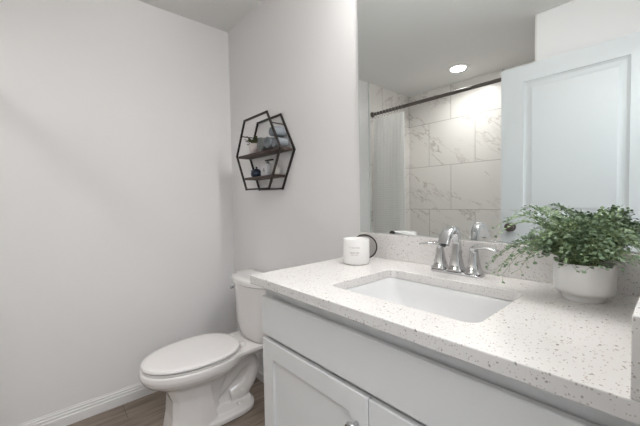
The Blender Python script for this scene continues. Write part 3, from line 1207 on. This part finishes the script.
bm = bmesh.new()
loft(bm, [tankring(0.315, -0.050, -0.085, 0.080, 0.3685), tankring(0.335, -0.040, -0.085, 0.092, 0.385), tankring(0.352, -0.030, -0.088, 0.100, 0.45), tankring(0.384, -0.025, -0.092, 0.106, 0.69), tankring(0.390, -0.024, -0.092, 0.107, 0.702)])
tk = obj('tank', bm, M['ceramic'], tl, ang=50)
bm = bmesh.new()
loft(bm, [tankring(0.397, -0.020, -0.092, 0.112, 0.7035), tankring(0.412, -0.014, -0.096, 0.116, 0.709), tankring(0.414, -0.013, -0.097, 0.117, 0.732), tankring(0.404, -0.017, -0.094, 0.112, 0.742),
          tankring(0.36, -0.03, -0.088, 0.08, 0.744)])
obj('tank_lid', bm, M['ceramic'], tl, ang=50)
bm = bmesh.new()
lathe(bm, [(0.010, 0), (0.010, -0.010), (0.007, -0.012)], (TKX - 0.160, -0.158, 0.655), 16, axis='Y')
tube(bm, smooth_path([(TKX - 0.160, -0.172, 0.655), (TKX - 0.172, -0.176, 0.655), (TKX - 0.188, -0.172, 0.652), (TKX - 0.196, -0.166, 0.640)], 4), 0.006, 10)
obj('flush_lever', bm, M['chrome'], tl)
# rubber gasket and tank bolt under the tank
bm = bmesh.new()
lathe(bm, [(0.010, 0), (0.010, 0.03)], (TX + 0.13, -0.10, 0.322), 12)
obj('tank_bolt', bm, M['rubber'], tl)
# water supply valve and hose
vv = thing('supply_valve', 'small water shutoff valve with hose on the wall behind the toilet', 'valve', (0.70, -0.05, 0.19))
bm = bmesh.new()
lathe(bm, [(0.028, 0), (0.027, -0.006), (0.012, -0.008), (0.010, -0.05), (0.014, -0.052), (0.014, -0.075), (0.009, -0.078)], (0.70, -0.0005, 0.19), 20, axis='Y')
obj('valve_body', bm, M['chrome'], vv)
bm = bmesh.new()
tube(bm, smooth_path([(0.70, -0.063, 0.204), (0.70, -0.065, 0.25), (0.695, -0.075, 0.31), (0.625, -0.10, 0.345)], 6), 0.0055, 8)
obj('hose', bm, M['chrome'], vv)

# ================================================================== HEXAGON WALL SHELF
sh = thing('hexagon_shelf', 'black hexagon wire wall shelf with two dark wood boards above the toilet', 'shelf', (0.53, 0, 1.27))
HEX = [(0.283, 1.497), (0.396, 1.706), (0.657, 1.706), (0.782, 1.488), (0.660, 1.274), (0.397, 1.278)]
YS0, YS1 = -0.100, -0.0065
R5 = 0.0050


def sqbar(bm, a, b, r=R5):
    a, b = Vector(a), Vector(b)
    t = (b - a).normalized()
    ref = Vector((0, 1, 0)) if abs(t.y) < 0.9 else Vector((0, 0, 1))
    s = t.cross(ref).normalized()
    u = s.cross(t).normalized()
    a = a - t * r
    b = b + t * r
    loft(bm, [[p + s * r + u * r, p - s * r + u * r, p - s * r - u * r, p + s * r - u * r] for p in (a, b)])


for y in (YS0, YS1):
    bm = bmesh.new()
    for k in range(6):
        a, b = HEX[k], HEX[(k + 1) % 6]
        sqbar(bm, (a[0], y, a[1]), (b[0], y, b[1]))
    obj('hexagon_frame', bm, M['black'], sh)


def hx(z, side):
    if side < 0:
        a, b = (HEX[0], HEX[1]) if z > HEX[0][1] else (HEX[5], HEX[0])
    else:
        a, b = (HEX[3], HEX[2]) if z > HEX[3][1] else (HEX[4], HEX[3])
    t = (z - a[1]) / (b[1] - a[1])
    return a[0] + (b[0] - a[0]) * t


for z, s in ((1.617, -1), (1.640, 1)):
    bm = bmesh.new()
    x = hx(z, s)
    sqbar(bm, (x, YS0 + 0.006, z), (x, YS1 - 0.006, z), 0.0025)
    obj('cross_rod', bm, M['black'], sh)
for z, nm in ((1.489, 'shelf_board'), (1.345, 'shelf_board')):
    zb, ztp = z - 0.007, z + 0.007
    bm = bmesh.new()
    e = 0.0075
    loft(bm, [[(hx(zb, -1) + e, YS0 + 0.005, zb), (hx(zb, 1) - e, YS0 + 0.005, zb), (hx(zb, 1) - e, YS1 - 0.005, zb), (hx(zb, -1) + e, YS1 - 0.005, zb)],
              [(hx(ztp, -1) + e, YS0 + 0.005, ztp), (hx(ztp, 1) - e, YS0 + 0.005, ztp), (hx(ztp, 1) - e, YS1 - 0.005, ztp), (hx(ztp, -1) + e, YS1 - 0.005, ztp)]])
    obj(nm, bm, M['shelfwood'], sh)
ZU, ZL_ = 1.4965, 1.3525

# small plant
SPX, SPY = 0.435, -0.058
pl = thing('small_potted_plant', 'small dark olive plant in a pale pot on the upper shelf board', 'plant', (SPX, SPY, ZU))
bm = bmesh.new()
lathe(bm, [(0.0005, 0), (0.026, 0), (0.028, 0.002), (0.034, 0.060), (0.034, 0.064), (0.031, 0.064), (0.031, 0.056), (0.0005, 0.056)], (SPX, SPY, ZU + 0.0003), 28, cap=False)
obj('pot', bm, M['pinkpot'], pl, ang=50)
bm = bmesh.new()
rd = random.Random(3)
for i in range(30):
    az = i * GA
    ln = rd.uniform(0.03, 0.062)
    b0 = Vector((SPX + 0.012 * math.cos(az), SPY + 0.012 * math.sin(az), ZU + 0.055))
    dv = Vector((math.cos(az), 0.6 * math.sin(az), rd.uniform(0.35, 1.3))).normalized()
    tip = b0 + dv * ln
    tip.y = min(tip.y, -0.02)
    tip.y = max(tip.y, -0.093)
    tube(bm, [b0, tip], 0.0009, 4)
    leaflet(bm, b0 + (tip - b0) * 0.55, dv, Vector((0, 0, 1)), 0.020, 0)
    leaflet(bm, tip - dv * 0.01, dv + Vector((0, 0, -0.4)), Vector((0, 0, 1)), 0.020, 0)
obj('foliage', bm, M['olive'], pl, ang=180)


# rolled towels
def towel_roll(name, x, zc, r, y0, y1, mat, label, turns=3.2, ph=0.0):
    bm = bmesh.new()
    n = int(turns * 26)
    th = r / (turns + 0.6) * 0.80
    prof_o, prof_i = [], []
    for i in range(n + 1):
        a = 2 * PI * turns * i / n
        rr = th * 0.55 + (r - th * 0.55) * i / n
        prof_o.append((rr * math.cos(a + ph), rr * math.sin(a + ph)))
        ri = max(0.001, rr - th * 0.9)
        prof_i.append((ri * math.cos(a + ph), ri * math.sin(a + ph)))
    sec = prof_o + list(reversed(prof_i))
    ys = [y0, y0 + 0.004, y1 - 0.004, y1]
    rings = []
    for j, y in enumerate(ys):
        k = 0.985 if j in (0, 3) else 1.0
        rings.append([(x + p * k, y, zc + q * k) for p, q in sec])
    vr = loft(bm, rings, cap=False)
    m_ = len(sec)
    for rg in (vr[0], vr[-1]):
        for i in range(n):
            bm.faces.new((rg[i], rg[i + 1], rg[m_ - 2 - i], rg[m_ - 1 - i]))
    o = obj(name, bm, mat, origin=(x, (y0 + y1) / 2, zc - r), ang=60)
    tag(o, label, 'towel', 'rolled towels on the wall shelf')
    return o


towel_roll('rolled_towel', 0.558, ZU + 0.0425, 0.042, -0.092, -0.014, M['sage'], 'sage grey rolled towel beside the small plant on the upper board', ph=1.0)
towel_roll('rolled_towel', 0.6405, ZU + 0.0385, 0.038, -0.094, -0.014, M['blue'], 'blue grey rolled towel in the middle of the bottom row', ph=2.4)
towel_roll('rolled_towel', 0.7115, ZU + 0.0325, 0.032, -0.090, -0.014, M['blue'], 'blue grey rolled towel at the right end of the upper board', ph=3.3)
towel_roll('rolled_towel', 0.683, ZU + 0.0975, 0.032, -0.092, -0.014, M['blue'], 'blue grey rolled towel lying on top of the other rolls', ph=0.2)

# lower board items
TPX, TPY = 0.452, -0.056
tpot = thing('teapot', 'small navy teapot on the lower shelf board', 'teapot', (TPX, TPY, ZL_))
bm = bmesh.new()
lathe(bm, [(0.0005, 0), (0.026, 0), (0.034, 0.008), (0.037, 0.020), (0.034, 0.034), (0.024, 0.043), (0.0005, 0.044)], (TPX, TPY, ZL_ + 0.0004), 28, cap=False)
obj('pot_body', bm, M['navy'], tpot, ang=60)
bm = bmesh.new()
lathe(bm, [(0.020, 0.0443), (0.017, 0.050), (0.006, 0.053), (0.005, 0.057), (0.008, 0.061), (0.004, 0.065)], (TPX, TPY, ZL_ + 0.0004), 20)
obj('pot_lid', bm, M['navy'], tpot, ang=60)
bm = bmesh.new()
tube(bm, smooth_path([(TPX - 0.033, TPY, ZL_ + 0.018), (TPX - 0.048, TPY - 0.002, ZL_ + 0.030), (TPX - 0.056, TPY - 0.003, ZL_ + 0.047)], 5), lerp_list([0.011, 0.008, 0.006], 5), 10)
obj('spout', bm, M['skyblue'], tpot)
bm = bmesh.new()
tube(bm, smooth_path([(TPX + 0.032, TPY, ZL_ + 0.034), (TPX + 0.052, TPY, ZL_ + 0.034), (TPX + 0.054, TPY, ZL_ + 0.016), (TPX + 0.035, TPY, ZL_ + 0.012)], 5), 0.004, 8)
obj('handle', bm, M['navy'], tpot)

pb = thing('pump_bottle', 'white pump bottle with a dark printed mark and black nozzle on the lower board', 'bottle', (0.585, -0.055, ZL_))
bm = bmesh.new()
BX, BY = 0.578, -0.052
loft(bm, [rsq(BX, BY, 0.031, 0.006, ZL_ + 0.0004), rsq(BX, BY, 0.033, 0.008, ZL_ + 0.003), rsq(BX, BY, 0.033, 0.008, ZL_ + 0.062), rsq(BX, BY, 0.026, 0.010, ZL_ + 0.069), rsq(BX, BY, 0.010, 0.008, ZL_ + 0.072)])
bo = obj('bottle_body', bm, M['box'], pb, ang=50)
bm = bmesh.new()
# dark mark on the bottle front: an A-like shape
yq = BY - 0.0335
for a, b, c, d in (((-0.004, 0.020), (0.000, 0.020), (0.009, 0.044), (0.005, 0.044)), ((0.014, 0.020), (0.018, 0.020), (0.009, 0.044), (0.005, 0.044)), ((0.001, 0.028), (0.014, 0.028), (0.014, 0.032), (0.001, 0.032))):
    bm.faces.new([bm.verts.new((BX + p[0], yq - 0.0002, ZL_ + p[1])) for p in (a, b, c, d)])
obj('printed_mark', bm, M['navy'], bo)
bm = bmesh.new()
lathe(bm, [(0.010, 0.0722), (0.010, 0.080), (0.004, 0.082), (0.004, 0.088)], (BX, BY, ZL_), 14)
box(bm, (BX - 0.022, BY - 0.007, ZL_ + 0.088), (BX + 0.052, BY + 0.007, ZL_ + 0.096))
obj('pump', bm, M['rubber'], pb, ang=40)

VX, VY = 0.655, -0.05
bm = bmesh.new()
lathe(bm, [(0.0005, 0), (0.020, 0), (0.023, 0.004), (0.025, 0.030), (0.021, 0.050), (0.013, 0.060), (0.013, 0.068), (0.010, 0.068), (0.010, 0.055), (0.0005, 0.05)], (VX, VY, ZL_ + 0.0004), 24, cap=False)
o = obj('vase', bm, M['beige'], origin=None, ang=50)
tag(o, 'small beige vase at the right end of the lower shelf board', 'vase')

for o in bpy.data.objects:
    if '_o' in o:
        del o['_o']
